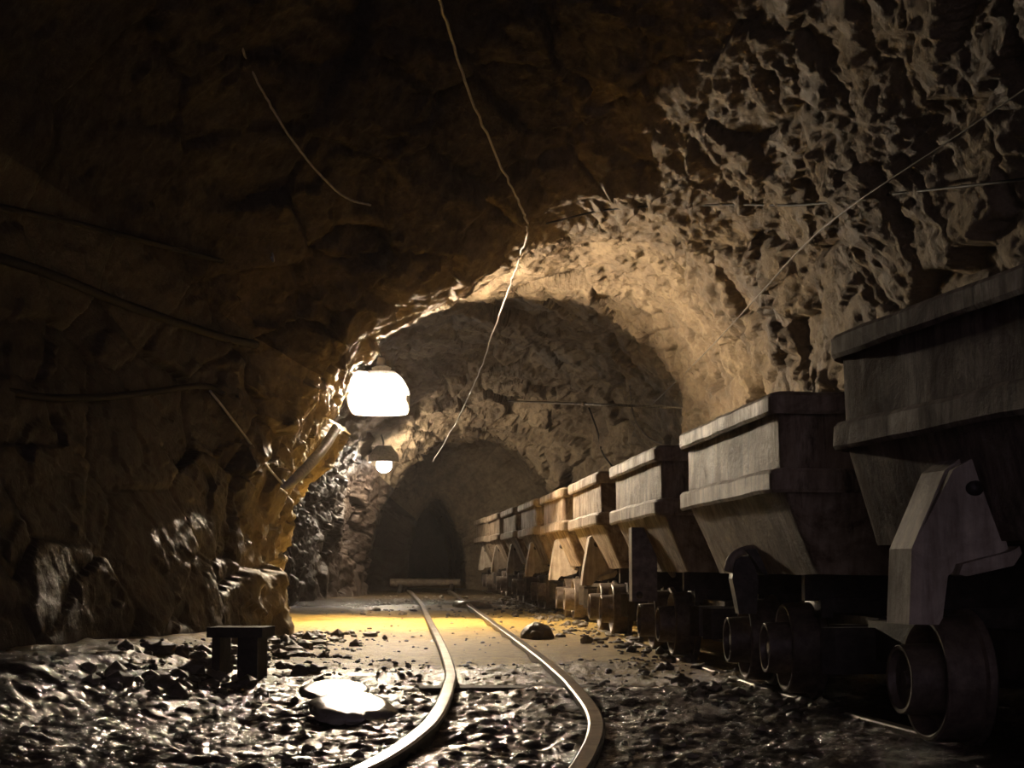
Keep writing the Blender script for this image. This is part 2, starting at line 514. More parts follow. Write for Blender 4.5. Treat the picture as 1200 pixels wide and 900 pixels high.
def hermite(xs, ys, x):
    """Monotone-limited cubic through stations, ys[k, ...]."""
    xs = np.asarray(xs, float)
    d = np.diff(ys, axis=0) / np.diff(xs).reshape(-1, *([1] * (ys.ndim - 1)))
    m = np.zeros_like(ys)
    m[1:-1] = np.where(d[1:] * d[:-1] > 0, 2 * d[1:] * d[:-1] / np.where(np.abs(d[1:] + d[:-1]) < 1e-9, 1, d[1:] + d[:-1]), 0)
    m[0], m[-1] = d[0], d[-1]
    k = np.clip(np.searchsorted(xs, x) - 1, 0, len(xs) - 2)
    h = (xs[k + 1] - xs[k])
    t = (x - xs[k]) / h
    sh = (-1,) + (1,) * (ys.ndim - 1)
    t, h = t.reshape(sh), h.reshape(sh)
    return ((2 * t ** 3 - 3 * t ** 2 + 1) * ys[k] + (t ** 3 - 2 * t ** 2 + t) * h * m[k] + (-2 * t ** 3 + 3 * t ** 2) * ys[k + 1] + (t ** 3 - t ** 2) * h * m[k + 1])


def build_drift():
    ys = K * np.concatenate([np.arange(-3, 0.9, 0.15), np.arange(0.9, 2.2, 0.025), np.arange(2.2, 9.0, 0.014), np.arange(9.0, 14.5, 0.025), np.arange(14.5, 23.01, 0.06)])
    S = np.array([[(x, z) for x, z in s[1]] for s in ST], float)
    ring = hermite([s[0] * K for s in ST], S, ys)                       # (ny, 12, 2)
    NU = 430
    # resample each ring with Catmull-Rom in u
    nc = ring.shape[1]
    u = np.linspace(0, nc - 1 - 1e-6, NU)
    k = np.floor(u).astype(int)
    t = (u - k).reshape(1, -1, 1)
    g = lambda j: ring[:, np.clip(j, 0, nc - 1), :]
    a, b, c, d = g(k - 1), g(k), g(k + 1), g(k + 2)
    prof = 0.5 * ((2 * b) + (c - a) * t + (2 * a - 5 * b + 4 * c - d) * t ** 2 + (3 * b - a - 3 * c + d) * t ** 3)
    ny = len(ys)
    P = np.zeros((ny, NU, 3))
    P[:, :, 0], P[:, :, 1], P[:, :, 2] = prof[:, :, 0], ys[:, None], prof[:, :, 1]
    P[:, :, 2] += floor_rise(ys)[:, None] * np.clip(1 - np.abs(P[:, :, 2]) / 6, 0, 1)
    du = np.gradient(P, axis=1)
    dv = np.gradient(P, axis=0)
    n = np.cross(du, dv)
    n /= np.linalg.norm(n, axis=2, keepdims=True) + 1e-9            # points into the rock or the room
    mid = np.stack([np.zeros(ny) - 0.3, ys, np.full(ny, 1.5)], 1)[:, None, :]
    sgn = np.sign(((mid - P) * n).sum(2, keepdims=True).mean())
    n *= sgn                                                        # now into the room
    q = P.reshape(-1, 3)
    warp = np.stack([vnoise(q * 1.3, 90), vnoise(q * 1.3 + 5, 91), vnoise(q * 1.3 + 9, 92)], 1)
    w = q + 0.09 * warp
    f1, e1 = facets(w * np.array([1.5, 1.1, 1.7]), 3)
    f2, e2 = facets(w * np.array([4.2, 3.4, 4.6]), 5)
    big = fbm(w * 0.8, 3, 20)
    f3, e3 = facets(w * np.array([9.0, 7.0, 10.0]) + 0.4 * warp, 6)
    rid = ridged(w * np.array([3.4, 2.0, 4.0]), 5, 30, 0.62)
    fine = fbm(w * np.array([11.0, 7.0, 11.0]), 4, 40, 0.6)
    near = np.clip((3.0 - q[:, 1] / K) / 3, 0, 1)
    # left side is more blocky, right side above the carts ragged
    side = np.clip((q[:, 0] + 0.3) / 2.0, -1, 1)
    ragged = np.clip(side, 0, 1) * np.clip((q[:, 2] - 1.6) / 1.2, 0, 1)
    plateau = np.clip(1 - np.abs(q[:, 1] / K - 7.6) / 1.1, 0, 1) * np.clip((q[:, 2] - 2.6) / .4, 0, 1)
    calm = 1 - 0.65 * plateau
    disp = 0.11 * big + (0.16 * f1 + (0.06 - 0.02 * ragged) * f2) * calm + 0.010 * rid * calm + (0.020 + 0.012 * ragged) * fine + (0.012 + 0.020 * ragged) * f3 + 0.02 * ragged * f1
    disp -= 0.05 * np.exp(-(e1 / 0.05) ** 2) * calm
    pit = np.clip((vnoise(w * np.array([4.5, 2.2, 4.5]) + 0.5 * warp, 71) - 0.34) * 7, 0, 1)
    disp -= 0.035 * pit * np.clip((q[:, 2] - 1.9) / 0.5, 0, 1) * np.clip((q[:, 0] + 1.2) / 0.6, 0, 1)
    leftnear = np.clip(-side, 0, 1) * np.clip((5.9 - q[:, 1] / K) / 0.6, 0, 1)
    disp = disp * (1 - 0.60 * leftnear)
    disp = np.clip(disp, -0.35, 0.30)
    # keep the rock out of the way of the carts and of the small far opening
    low = np.clip((1.6 - q[:, 2]) / 0.5, 0, 1) * (q[:, 0] > 0)
    disp = disp * (1 - 0.55 * low)
    far = np.clip((q[:, 1] / K - 13.4) / 1.2, 0, 1)
    disp = disp * (1 - 0.55 * far)
    q2 = q + n.reshape(-1, 3) * disp[:, None]
    G = q2.reshape(ny, NU, 3)
    du, dv = np.gradient(G, axis=1), np.gradient(G, axis=0)
    nn = np.cross(du, dv)
    nn /= np.linalg.norm(nn, axis=2, keepdims=True) + 1e-9
    nn *= sgn
    iL, iR = int(NU * 3.45 / (nc - 1)), int(NU * 7.5 / (nc - 1))
    out = []
    for name, a, b, m in (('wall_left', 0, iL, 'rock_wet_shaded'), ('ceiling', iL, iR, 'rock_dry'), ('wall_right', iR, NU - 1, 'rock_dry')):
        V = G[:, a:b + 1].reshape(-1, 3)
        nu = b - a + 1
        ii, jj = np.meshgrid(np.arange(ny - 1), np.arange(nu - 1), indexing='ij')
        v0 = (ii * nu + jj).ravel()
        F = np.stack([v0, v0 + 1, v0 + nu + 1, v0 + nu], 1)
        if sgn < 0: F = F[:, ::-1]
        me = bpy.data.meshes.new(name)
        me.vertices.add(len(V)); me.vertices.foreach_set('co', V.ravel())
        me.loops.add(F.size); me.loops.foreach_set('vertex_index', F.ravel().astype(np.int32))
        me.polygons.add(len(F))
        me.polygons.foreach_set('loop_start', np.arange(0, F.size, 4, dtype=np.int32))
        me.update(calc_edges=True)
        me.polygons.foreach_set('use_smooth', np.ones(len(F), bool))
        me.normals_split_custom_set_from_vertices(nn[:, a:b + 1].reshape(-1, 3))
        me.materials.append(M[m])
        o = bpy.data.objects.new(name, me)
        C.objects.link(o)
        o['kind'] = 'structure'
        out.append((o, V, F))
    # end of the drift
    end = G[-1]
    c = end.mean(0)
    vs = [tuple(c + (0, 0.6, 0))] + [tuple(p) for p in end]
    fs = [(0, i + 1, i) for i in range(1, NU)] + [(0, 1, NU)]
    o = link_mesh('wall_back', vs, fs, M['rock_wet_shaded'])
    o['kind'] = 'structure'
    return out


drift = build_drift()
_V, _F, _k = [], [], 0
for _o, V, F in drift:
    _V.append(V); _F.append(F + _k); _k += len(V)
ROCK = BVHTree.FromPolygons(np.concatenate(_V).tolist(), np.concatenate(_F).tolist())


def on_rock(px, py, lift=0.04):
    d = ray(px, py)
    hit = ROCK.ray_cast(EYE, d)
    return hit[0] - d * lift


def floor_z(x, y):
    p = np.stack([np.atleast_1d(x), np.atleast_1d(y), np.zeros(np.size(x))], 1).astype(float)
    near = np.clip((5.2 + 0.5 * vnoise(p * 0.8, 61) - p[:, 1] / K) / 1.2, 0, 1)
    faraway = np.clip((p[:, 1] / K - 8.8) / 1.5, 0, 1)
    lumps, ed = facets(p * np.array([15.0, 11.0, 15.0]) + 0.3 * np.stack([vnoise(p * 4, 1), vnoise(p * 4, 2), 0 * near], 1), 8)
    lump2, ed2 = facets(p * 32.0, 9)
    rough = np.maximum(near, 0.55 * faraway) * 0.85 + 0.15
    z = floor_rise(p[:, 1]) + 0.035 * fbm(p * 0.9, 3, 60) + rough * (0.009 * lumps + 0.006 * lump2 + 0.020 * fbm(p * 4, 5, 62, 0.55))
    wallside = np.clip((-1.15 - p[:, 0]) / 0.8, 0, 1) * np.clip((7 - p[:, 1] / K) / 2, 0, 1)
    z += 0.16 * wallside ** 1.5
    # bed of the two tracks
    return z - 0.012


def build_floor():
    xs = np.concatenate([np.arange(-4.2, -2.4, 0.06), np.arange(-2.4, 2.2, 0.014), np.arange(2.2, 3.6, 0.06)])
    ys = [-3.0]
    while ys[-1] < 23.3:
        y = ys[-1]
        ys.append(y + (0.3 if y < 1.7 else 0.007 if y < 4 else 0.014 if y < 6.5 else 0.04 if y < 12 else 0.12))
    ys = np.array(ys) * K
    X, Y = np.meshgrid(xs, ys)
    Z = floor_z(X.ravel(), Y.ravel())
    V = np.stack([X.ravel(), Y.ravel(), Z], 1)
    ny, nu = X.shape
    ii, jj = np.meshgrid(np.arange(ny - 1), np.arange(nu - 1), indexing='ij')
    v0 = (ii * nu + jj).ravel()
    F = np.stack([v0, v0 + 1, v0 + nu + 1, v0 + nu], 1)
    me = bpy.data.meshes.new('floor')
    me.vertices.add(len(V)); me.vertices.foreach_set('co', V.ravel())
    me.loops.add(F.size); me.loops.foreach_set('vertex_index', F.ravel().astype(np.int32))
    me.polygons.add(len(F))
    me.polygons.foreach_set('loop_start', np.arange(0, F.size, 4, dtype=np.int32))
    me.update(calc_edges=True)
    me.polygons.foreach_set('use_smooth', np.ones(len(F), bool))
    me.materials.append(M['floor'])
    o = bpy.data.objects.new('floor', me)
    C.objects.link(o)
    o['kind'] = 'structure'


build_floor()
fz = lambda x, y: float(floor_z(x, y)[0])

# ------------------------------------------------------------------ mine carts
HW, HL = 0.60, 1.12


def rrect(hw, hl, r, n=6):
    pts = []
    for cx, cy, a0 in ((hw - r, hl - r, 0), (-hw + r, hl - r, 90), (-hw + r, -hl + r, 180), (hw - r, -hl + r, 270)):
        for k in range(n + 1):
            a = math.radians(a0 + 90 * k / n)
            pts.append((cx + r * math.cos(a), cy + r * math.sin(a)))
    return pts


def loft(bm, rings, cap0=True, cap1=True):
    L = [[bm.verts.new(p) for p in r] for r in rings]
    n = len(L[0])
    for A, B in zip(L[:-1], L[1:]):
        for k in range(n):
            bm.faces.new([A[k], A[(k + 1) % n], B[(k + 1) % n], B[k]])
    if cap0: bm.faces.new(L[0][::-1])
    if cap1: bm.faces.new(L[-1])


def dent(o, amp, seed, scale=3.0):
    n = len(o.data.vertices)
    co = np.zeros(n * 3)
    o.data.vertices.foreach_get('co', co)
    co = co.reshape(-1, 3)
    co += amp * np.stack([vnoise(co * scale + 3 * k, seed + k) for k in range(3)], 1)
    o.data.vertices.foreach_set('co', co.ravel())
    o.data.update()


def band(bm, hw, hl, r, z0, z1, t, n):
    """A raised steel band right round the hopper with a rounded lip."""
    h = z1 - z0
    rings = []
    for off, z in ((0, z0 + 0.012), (t * 0.8, z0), (t, z0 + 0.014), (t, z1 - 0.02), (t * 0.7, z1 - 0.004), (t * 0.2, z1), (-0.03, z1), (-0.03, z0 + 0.02)):
        rings.append([(x, y, z) for x, y in rrect(hw + off, hl + off, max(r + off, 0.004), n)])
    loft(bm, rings, False, False)


def make_cart(name, lift=0.0, corner=0.03, seed=1, HW=0.60, hb=0.40, wb=0.42, sm='hopper', sb='band'):
    root = thing(name, None, 'mine cart')
    n = 8 if corner > 0.05 else 4
    zb, zm, zt = 0.52 + lift, 0.895 + lift, 1.245 + lift
    w, l = HW - 0.045, HL - 0.03
    bm = bmesh.new()
    outer = []
    for k in range(5):                              # sloping lower part
        t = k / 4
        outer.append([(x, y, zb + (zm - 0.02 - zb) * t) for x, y in rrect(hb + (w - hb) * t, l - 0.03 * (1 - t), corner, n)])
    for k in range(1, 5):
        t = k / 4
        outer.append([(x, y, zm - 0.02 + (zt - zm + 0.01) * t) for x, y in rrect(w, l, corner, n)])
    inner = [[(x, y, z) for x, y in rrect(a, b, max(corner - 0.01, 0.01), n)] for a, b, z in ((w - 0.015, l - 0.015, zt - 0.01), (w - 0.015, l - 0.015, zm), (hb - 0.015, l - 0.05, zb + 0.02))]
    loft(bm, outer + inner)
    bmesh.ops.subdivide_edges(bm, edges=[e for e in bm.edges if e.calc_length() > 0.3], cuts=5, use_grid_fill=True)
    hop = obj('hopper', bm, M[sm], root)
    dent(hop, 0.008, seed)
    smooth_by_angle(hop, 0.5)
    for nm, z0, z1, t in (('rim_band', zt - 0.085, zt + 0.005, 0.045), ('middle_band', zm - 0.05, zm + 0.05, 0.045)):
        bm = bmesh.new()
        band(bm, w, l, corner, z0, z1, t, n)
        bmesh.ops.subdivide_edges(bm, edges=[e for e in bm.edges if e.calc_length() > 0.3], cuts=7)
        b = obj(nm, bm, M[sb], root)
        dent(b, 0.009, seed + 9, 6.0)
        smooth_by_angle(b, 0.5)
    # bolts on the end of the rim band
    for sy in (-1, 1):
        for x in (-0.28, 0.28):
            bm = bmesh.new()
            bmesh.ops.create_cone(bm, segments=6, radius1=0.024, radius2=0.02, depth=0.03, cap_ends=True,
                                  matrix=Matrix.Translation((x, sy * (l + 0.05), zt - 0.04)) @ Matrix.Rotation(math.pi / 2, 4, 'X'))
            obj('bolt', bm, M['band'], root)
    # chassis: two sills, crossbars, bolster that carries the hopper
    bm = bmesh.new()
    for sx in (-1, 1):
        box(bm, sx * 0.20 - 0.05, sx * 0.20 + 0.05, -1.36, 1.36, 0.22, 0.36)
    for y in (-0.8, 0, 0.8):
        box(bm, -0.24, 0.24, y - 0.04, y + 0.04, 0.24, 0.34)
    for y in (-0.62, 0.62):
        box(bm, -0.30, 0.30, y - 0.06, y + 0.06, 0.34, 0.42)
        box(bm, -0.36, 0.36, y - 0.03, y + 0.03, 0.41, zb + 0.005)
    obj('chassis', bm, M['chassis'], root, bevel=0.008, seg=1)
    for sy in (-1, 1):                              # buffer beam at each end
        bm = bmesh.new()
        pts = [(-0.44, 0.0), (-0.40, 0.075), (-0.2, 0.12), (0.2, 0.12), (0.40, 0.075), (0.44, 0.0), (0.40, -0.05), (-0.40, -0.05)]
        vs0 = [(x, sy * (1.33 + y * 0.75)) for x, y in pts]
        prism(bm, vs0, 0.17, 0.335, 'z')
        obj('buffer_beam', bm, M['chassis'], root, bevel=0.012)
        bm = bmesh.new()
        tube(bm, catmull([(0, sy * 1.41, 0.25), (0.03, sy * 1.455, 0.25), (0, sy * 1.48, 0.25), (-0.03, sy * 1.455, 0.25), (0, sy * 1.41, 0.25)], 5), 0.016, 8)
        obj('coupling_link', bm, M['chassis'], root, True)
    # wheels
    for sy in (-1, 1):
        bm = bmesh.new()
        bar(bm, (-0.36, sy * wb, 0.205), (0.36, sy * wb, 0.205), 0.032, 12)
        obj('axle', bm, M['chassis'], root, True)
        bm = bmesh.new()
        box(bm, -0.25, 0.25, sy * wb - 0.05, sy * wb + 0.05, 0.18, 0.26)
        obj('axle_bearing', bm, M['chassis'], root, bevel=0.01)
        for sx in (-1, 1):
            bm = bmesh.new()
            s = sx
            prof = [(0.345, 0.0), (0.345, 0.155), (0.395, 0.168), (0.405, 0.176), (0.405, 0.186), (0.398, 0.192), (0.29, 0.196), (0.285, 0.214), (0.262, 0.217), (0.255, 0.21), (0.255, 0.12), (0.27, 0.0)]
            lathe_x(bm, [(s * x, r) for x, r in prof], 48, sy * wb, 0.205)
            wh = obj('wheel', bm, M['wheel'], root)
            smooth_by_angle(wh, 0.55)
            bm = bmesh.new()
            prof = [(0.34, 0.0), (0.34, 0.112), (0.455, 0.108), (0.485, 0.106), (0.488, 0.103), (0.486, 0.092), (0.462, 0.088), (0.458, 0.03), (0.472, 0.024), (0.472, 0.0)]
            lathe_x(bm, [(s * x, r) for x, r in prof], 40, sy * wb, 0.205)
            hb = obj('axle_cup', bm, M['wheel'], wh)
            smooth_by_angle(hb, 0.55)
    return root


def slope_x(z, lift, HW=0.60, hb=0.40):
    zb, zm = 0.52 + lift, 0.875 + lift
    t = min(max((z - zb) / (zm - zb), 0), 1)
    return hb + (HW - 0.045 - hb) * t


def add_gusset(root, lift=0.0, xo=0.59, ap=0.0, y0=0.0):
    """Triangular tipping bracket that fills the space under the sloping side."""
    zt = 0.80 + lift * 0.6
    zl = 0.52 + lift
    zf = 0.385
    for s in (-1, 1):
        pts = [(xo - ap - 0.10, zt), (xo - ap - 0.125, zt - 0.01), (xo - 0.235, zl + 0.01), (xo - 0.245, zl - 0.035), (xo - 0.225, zl - 0.055), (xo - 0.115, zl - 0.08), (xo - 0.095, zl - 0.10), (xo - 0.080, zf + 0.02), (xo - 0.07, zf), (xo + 0.005, zf), (xo - 0.01, zl - 0.02), (xo - ap - 0.055, zt - 0.03)]
        bm = bmesh.new()
        prism(bm, [(s * x, z) for x, z in pts], y0 - 0.085, y0 - 0.06, 'y')
        for v in bm.verts: v.co.y -= 0.6 * max(0, xo - abs(v.co.x))
        g = obj('tipping_bracket', bm, M['gusset'], root, bevel=0.008)
        # folded outer edge and bottom lip
        bm = bmesh.new()
        ed = [(xo + 0.010, zf), (xo - 0.004, zl - 0.02), (xo - ap - 0.052, zt - 0.03), (xo - ap - 0.10, zt + 0.006), (xo - ap - 0.105, zt - 0.012), (xo - ap - 0.066, zt - 0.045), (xo - 0.022, zl - 0.02), (xo - 0.010, zf)]
        prism(bm, [(s * x, z) for x, z in ed], y0 - 0.10, y0 + 0.07, 'y')
        obj('bracket_edge', bm, M['gusset'], g, bevel=0.005)
        bm = bmesh.new()
        lip = [(xo - 0.105, zl - 0.095), (xo - 0.125, zl - 0.10), (xo - 0.235, zl - 0.07), (xo - 0.255, zl - 0.035), (xo - 0.25, zl - 0.015), (xo - 0.23, zl - 0.03), (xo - 0.115, zl - 0.065)]
        prism(bm, [(s * x, z) for x, z in lip], y0 - 0.135, y0 - 0.05, 'y')
        for v in bm.verts: v.co.y -= 0.6 * max(0, xo - abs(v.co.x))
        obj('bracket_lip', bm, M['gusset'], g, bevel=0.006)
        bm = bmesh.new()                            # pivot pin in the top of the bracket
        bmesh.ops.create_cone(bm, segments=14, radius1=0.022, radius2=0.022, depth=0.05, cap_ends=True,
                              matrix=Matrix.Translation((s * (xo - ap - 0.105), y0 - 0.075 - 0.6 * (ap + 0.105), zt - 0.085)) @ Matrix.Rotation(math.pi / 2, 4, 'X'))
        obj('pivot_pin', bm, M['chassis'], g, True)


def add_hook(root):
    """What is left of the tipping bracket on the second cart: a stump with a bent arm."""
    bm = bmesh.new()
    prism(bm, [(-0.52, 0.34), (-0.44, 0.34), (-0.43, 0.50), (-0.46, 0.60), (-0.53, 0.60), (-0.55, 0.50)], -0.05, 0.04, 'y')
    obj('bracket_stump', bm, M['chassis'], root, bevel=0.01)
    bm = bmesh.new()
    tube(bm, catmull([(-0.565, -0.03, 0.53), (-0.55, -0.03, 0.585), (-0.52, -0.05, 0.615), (-0.47, -0.08, 0.632), (-0.42, -0.12, 0.625)], 6), 0.021, 8)
    obj('tipping_hook', bm, M['gusset'], root, True)
    bm = bmesh.new()
    prism(bm, [(-0.50, 0.63), (-0.40, 0.635), (-0.37, 0.525), (-0.42, 0.515), (-0.46, 0.58)], -0.12, 0.0, 'y')
    obj('bracket_plate', bm, M['chassis'], root, bevel=0.006)


def add_post(root):
    """Upright channel in place of the bracket on the third cart."""
    bm = bmesh.new()
    prism(bm, [(-0.60, -0.10), (-0.60, 0.04), (-0.57, 0.04), (-0.57, -0.07), (-0.47, -0.07), (-0.47, 0.04), (-0.44, 0.04), (-0.44, -0.10)], 0.335, 0.80, 'z')
    p = obj('side_post', bm, M['wheel'], root, bevel=0.006)
    bm = bmesh.new()
    bmesh.ops.create_uvsphere(bm, u_segments=14, v_segments=8, radius=0.024, matrix=Matrix.Translation((-0.555, -0.11, 0.375)))
    obj('post_bolt', bm, M['rail'], p, True)
    bm = bmesh.new()
    bar(bm, (-0.42, -0.02, 0.62), (-0.36, -0.25, 0.50), 0.018, 8)
    obj('stay_rod', bm, M['hopper'], p, True)


def copy_tree(o, parent=None):
    c = o.copy()
    C.objects.link(c)
    if parent is not None: c.parent = parent
    for ch in list(o.children): copy_tree(ch, c)
    return c


def place_cart(root, near, far, label, HW=0.60):
    d = (Vector(far) - Vector(near)).normalized()
    th = math.atan2(-d.x, d.y)
    R = Matrix.Rotation(th, 2)
    c = Vector(near) - R @ Vector((-HW, -HL)) 
    root.location = (c.x, c.y, float(floor_rise(c.y)) - 0.0)
    root.rotation_euler = (0, 0, th)
    root['label'] = label
    root['group'] = 'train of mine carts'


def rim_x(y):
    return float(np.interp(y / K, [1.5, 3.15, 4.6, 6.2, 8.1, 10.1, 11.5, 13.0, 15.0], [1.3, 1.026, .815, .60, .345, .03, -.20, -.46, -.85]))


cart1 = make_cart('mine_cart', 0.105, 0.11, 1, 0.50, 0.36, 0.50, 'hopper_dark', 'band_dark')
add_gusset(cart1, 0.105, 0.585, 0.06, 0.25)
cart2 = make_cart('mine_cart', 0.0, 0.03, 21)
cart3 = copy_tree(cart2)
cart4 = copy_tree(cart2)
add_hook(cart2)
add_post(cart3)
add_gusset(cart4)
rest = [copy_tree(cart4) for _ in range(5)]
place_cart(cart1, (1.455, 3.76), (1.085, 5.97), 'large rusty mine cart nearest the camera, cut by the frame, with rounded rim', 0.50)
LAB = ['brown mine cart behind the nearest large one, with bent hook stump instead of a bracket',
       'brightly lit mine cart with an upright steel post on its side',
       'mine cart behind the brightly lit one, its pale tipping bracket fully lit',
       'dim mine cart with pale triangular bracket, first of the shaded row',
       'dim mine cart with triangular bracket, second of the shaded row',
       'dark mine cart third in the shaded row, its bracket barely visible',
       'dark mine cart second from the far end of the train',
       'last mine cart of the train, its side lit by the far lamp']
y = 3.15 * K
for c, lb in zip([cart2, cart3, cart4] + rest, LAB):
    place_cart(c, (rim_x(y), y), (rim_x(y + 2.24), y + 2.24), lb)
    y += 1.42 * K

# ------------------------------------------------------------------ rails, sleepers
RAIL = [(-0.05, 0), (-0.05, 0.012), (-0.010, 0.022), (-0.010, 0.066), (-0.026, 0.074), (-0.028, 0.094), (-0.021, 0.1), (0.021, 0.1), (0.028, 0.094), (0.026, 0.074), (0.010, 0.066), (0.010, 0.022), (0.05, 0.012), (0.05, 0)]


def rail(name, pts, base, label):
    path = catmull([(x, y * K, 0) for x, y in pts], 10)
    bm = bmesh.new()
    prev = None
    for i, p in enumerate(path):
        d = (path[min(i + 1, len(path) - 1)] - path[max(i - 1, 0)]).normalized()
        side = Vector((d.y, -d.x, 0))
        z0 = base + float(floor_rise(p.y))
        ring = [bm.verts.new(p + side * u + Vector((0, 0, z0 + v))) for u, v in RAIL]
        if prev:
            for k in range(len(ring)):
                bm.faces.new([prev[k], ring[k], ring[(k + 1) % len(ring)], prev[(k + 1) % len(ring)]])
        else:
            bm.faces.new(ring)
        prev = ring
    bm.faces.new(prev)
    o = obj(name, bm, M['rail'])
    smooth_by_angle(o, 0.5)
    return tag(o, label, 'rail')


LEFT = [(-0.62, 1.2), (-0.47, 1.8), (-0.345, 2.18), (-0.275, 2.60), (-0.262, 3.0), (-0.275, 3.5), (-0.305, 3.97), (-0.45, 5.18), (-0.75, 7.3), (-1.1, 9.74), (-1.6, 12.78), (-1.77, 13.7)]
RIGHT = [(-0.02, 1.2), (0.10, 1.8), (0.195, 2.18), (0.265, 2.55), (0.29, 2.9), (0.275, 3.4), (0.235, 3.97), (0.105, 5.18), (-0.19, 7.3), (-0.56, 10.0), (-0.93, 12.78), (-1.08, 13.7)]
rail('rail', LEFT, -0.052, 'bent left rail of the empty track, kinked near the pale slab')
rail('rail', RIGHT, -0.058, 'bent right rail of the empty track between left rail and carts')


def cart_axis(y, off):
    y *= K
    t0 = Vector((rim_x(y + .6) - rim_x(y - .6), 1.2)).normalized()
    nrm = Vector((t0.y, -t0.x))
    x = rim_x(y) + (0.1 if y < 2.9 * K else 0)
    return (x + nrm.x * (HW + off), (y + nrm.y * (HW + off)) / K)


ys = [1.3, 2.2, 3.2, 4.6, 6.2, 8.1, 10.1, 11.5, 13.0, 15.0]
rail('rail', [cart_axis(y, -0.335) for y in ys], -0.105, 'rail half buried in muck under the near wheels of the carts')
rail('rail', [cart_axis(y, 0.335) for y in ys], -0.105, 'rail hidden in shadow under the wall side wheels of the carts')

SL = ['half buried wooden sleeper between the two bent rails near the pale slab']
for (yy, dx), lb in zip(((3.78, 0),), SL):
    L0 = float(np.interp(yy, [p[1] for p in LEFT], [p[0] for p in LEFT]))
    bm = bmesh.new()
    box(bm, -0.42, 0.42, -0.09, 0.09, -0.10, 0.008)
    o = obj('sleeper', bm, M['wood'], None, bevel=0.012)
    o.location = (L0 + 0.28, yy * K, float(floor_rise(yy * K)) - 0.012)
    o.rotation_euler = (0, 0, math.radians(4))
    tag(o, lb, 'sleeper')

# ------------------------------------------------------------------ stones, slabs, timber


def stone_mesh(name, sx, sy, sz, seed, m, sub=4, flat=0.0, fac=0.28):
    bm = bmesh.new()
    bmesh.ops.create_icosphere(bm, subdivisions=sub, radius=1.0)
    co = np.array([v.co[:] for v in bm.verts])
    f, _ = facets(co * 1.1 + seed * 3.7, seed)
    r = 1 + fac * f + 0.08 * fbm(co * 2.5 + seed, 3, seed)
    co = co * r[:, None]
    if flat: co[:, 2] = np.sign(co[:, 2]) * np.abs(np.clip(co[:, 2], -flat, flat))
    for v, c in zip(bm.verts, co): v.co = (c[0] * sx, c[1] * sy, c[2] * sz)
    o = obj(name, bm, m, None, True)
    return o


def put_stone(px, py, sx, sy, sz, seed, m, label, cat='rock', sink=0.35, rz=0.0, flat=0.0, fac=0.28, name='rock', tilt=(0, 0), up=0.0, group=None):
    p = atZ(px, py, 0.0)
    p = atZ(px, py, float(floor_rise(p.y)))
    o = stone_mesh(name, sx, sy, sz, seed, m, 4, flat, fac)
    o.location = (p.x, p.y, fz(p.x, p.y) + sz * (1 - 2 * sink) * (flat or 1) * 0.9 + up)
    o.rotation_euler = (tilt[0], tilt[1], rz)
    return tag(o, label, cat, group)


put_stone(412, 836, 0.165, 0.42, 0.05, 4, M['pale_stone'], 'smooth pale rounded slab lying in the wet muck beside the left rail', 'slab', 0.28, 0.1, 0.62, 0.08, 'stone_slab', (0.035, 0.05))
put_stone(393, 813, 0.15, 0.25, 0.045, 6, M['pale_stone'], 'narrow flat slab just behind the smooth rounded slab', 'slab', 0.30, -0.05, 0.5, 0.12, 'stone_slab', (0.1, 0.10))
put_stone(630, 748, 0.11, 0.14, 0.09, 8, M['stone'], 'tan rock on the ochre sand between the right rail and the carts')
put_stone(552, 708, 0.20, 0.45, 0.10, 10, M['pale_stone'], 'pale flat stone beside the far end of the right rail', 'slab', 0.2, 0.3, 0.6, 0.15, 'stone_slab')
put_stone(352, 790, 0.05, 0.045, 0.05, 12, M['stone'], 'dark fist sized rock by the foot of the lit left pillar')

# rubble that has fallen along the walls and under the carts
bm = bmesh.new()
protos = []
for s in range(6):
    b2 = bmesh.new()
    bmesh.ops.create_icosphere(b2, subdivisions=1, radius=1.0)
    co = np.array([v.co[:] for v in b2.verts])
    f, _ = facets(co * 1.2 + s * 5.1, 50 + s)
    co = co * (1 + 0.4 * f[:, None])
    protos.append((co, [[v.index for v in fc.verts] for fc in b2.faces]))
    b2.free()
VV, FF, k0 = [], [], 0


def scatter(n, fx, fy, smin, smax):
    global k0
    for _ in range(n):
        y = fy() * K; x = fx(y)
        yo = y / K
        if min(abs(x - np.interp(yo, [p[1] for p in LEFT], [p[0] for p in LEFT])), abs(x - np.interp(yo, [p[1] for p in RIGHT], [p[0] for p in RIGHT]))) < 0.085: continue
        s = smin * (smax / smin) ** (random.random() ** 2.2)
        co, fs = protos[random.randrange(6)]
        a = random.random() * 6.28
        ca, sa = math.cos(a), math.sin(a)
        q = co * np.array([s * random.uniform(.8, 1.4), s, s * random.uniform(.5, .9)])
        q = np.stack([q[:, 0] * ca - q[:, 1] * sa, q[:, 0] * sa + q[:, 1] * ca, q[:, 2]], 1)
        VV.append((x, y, s * 0.15, q)); FF.append([[i + k0 for i in f] for f in fs]); k0 += len(co)


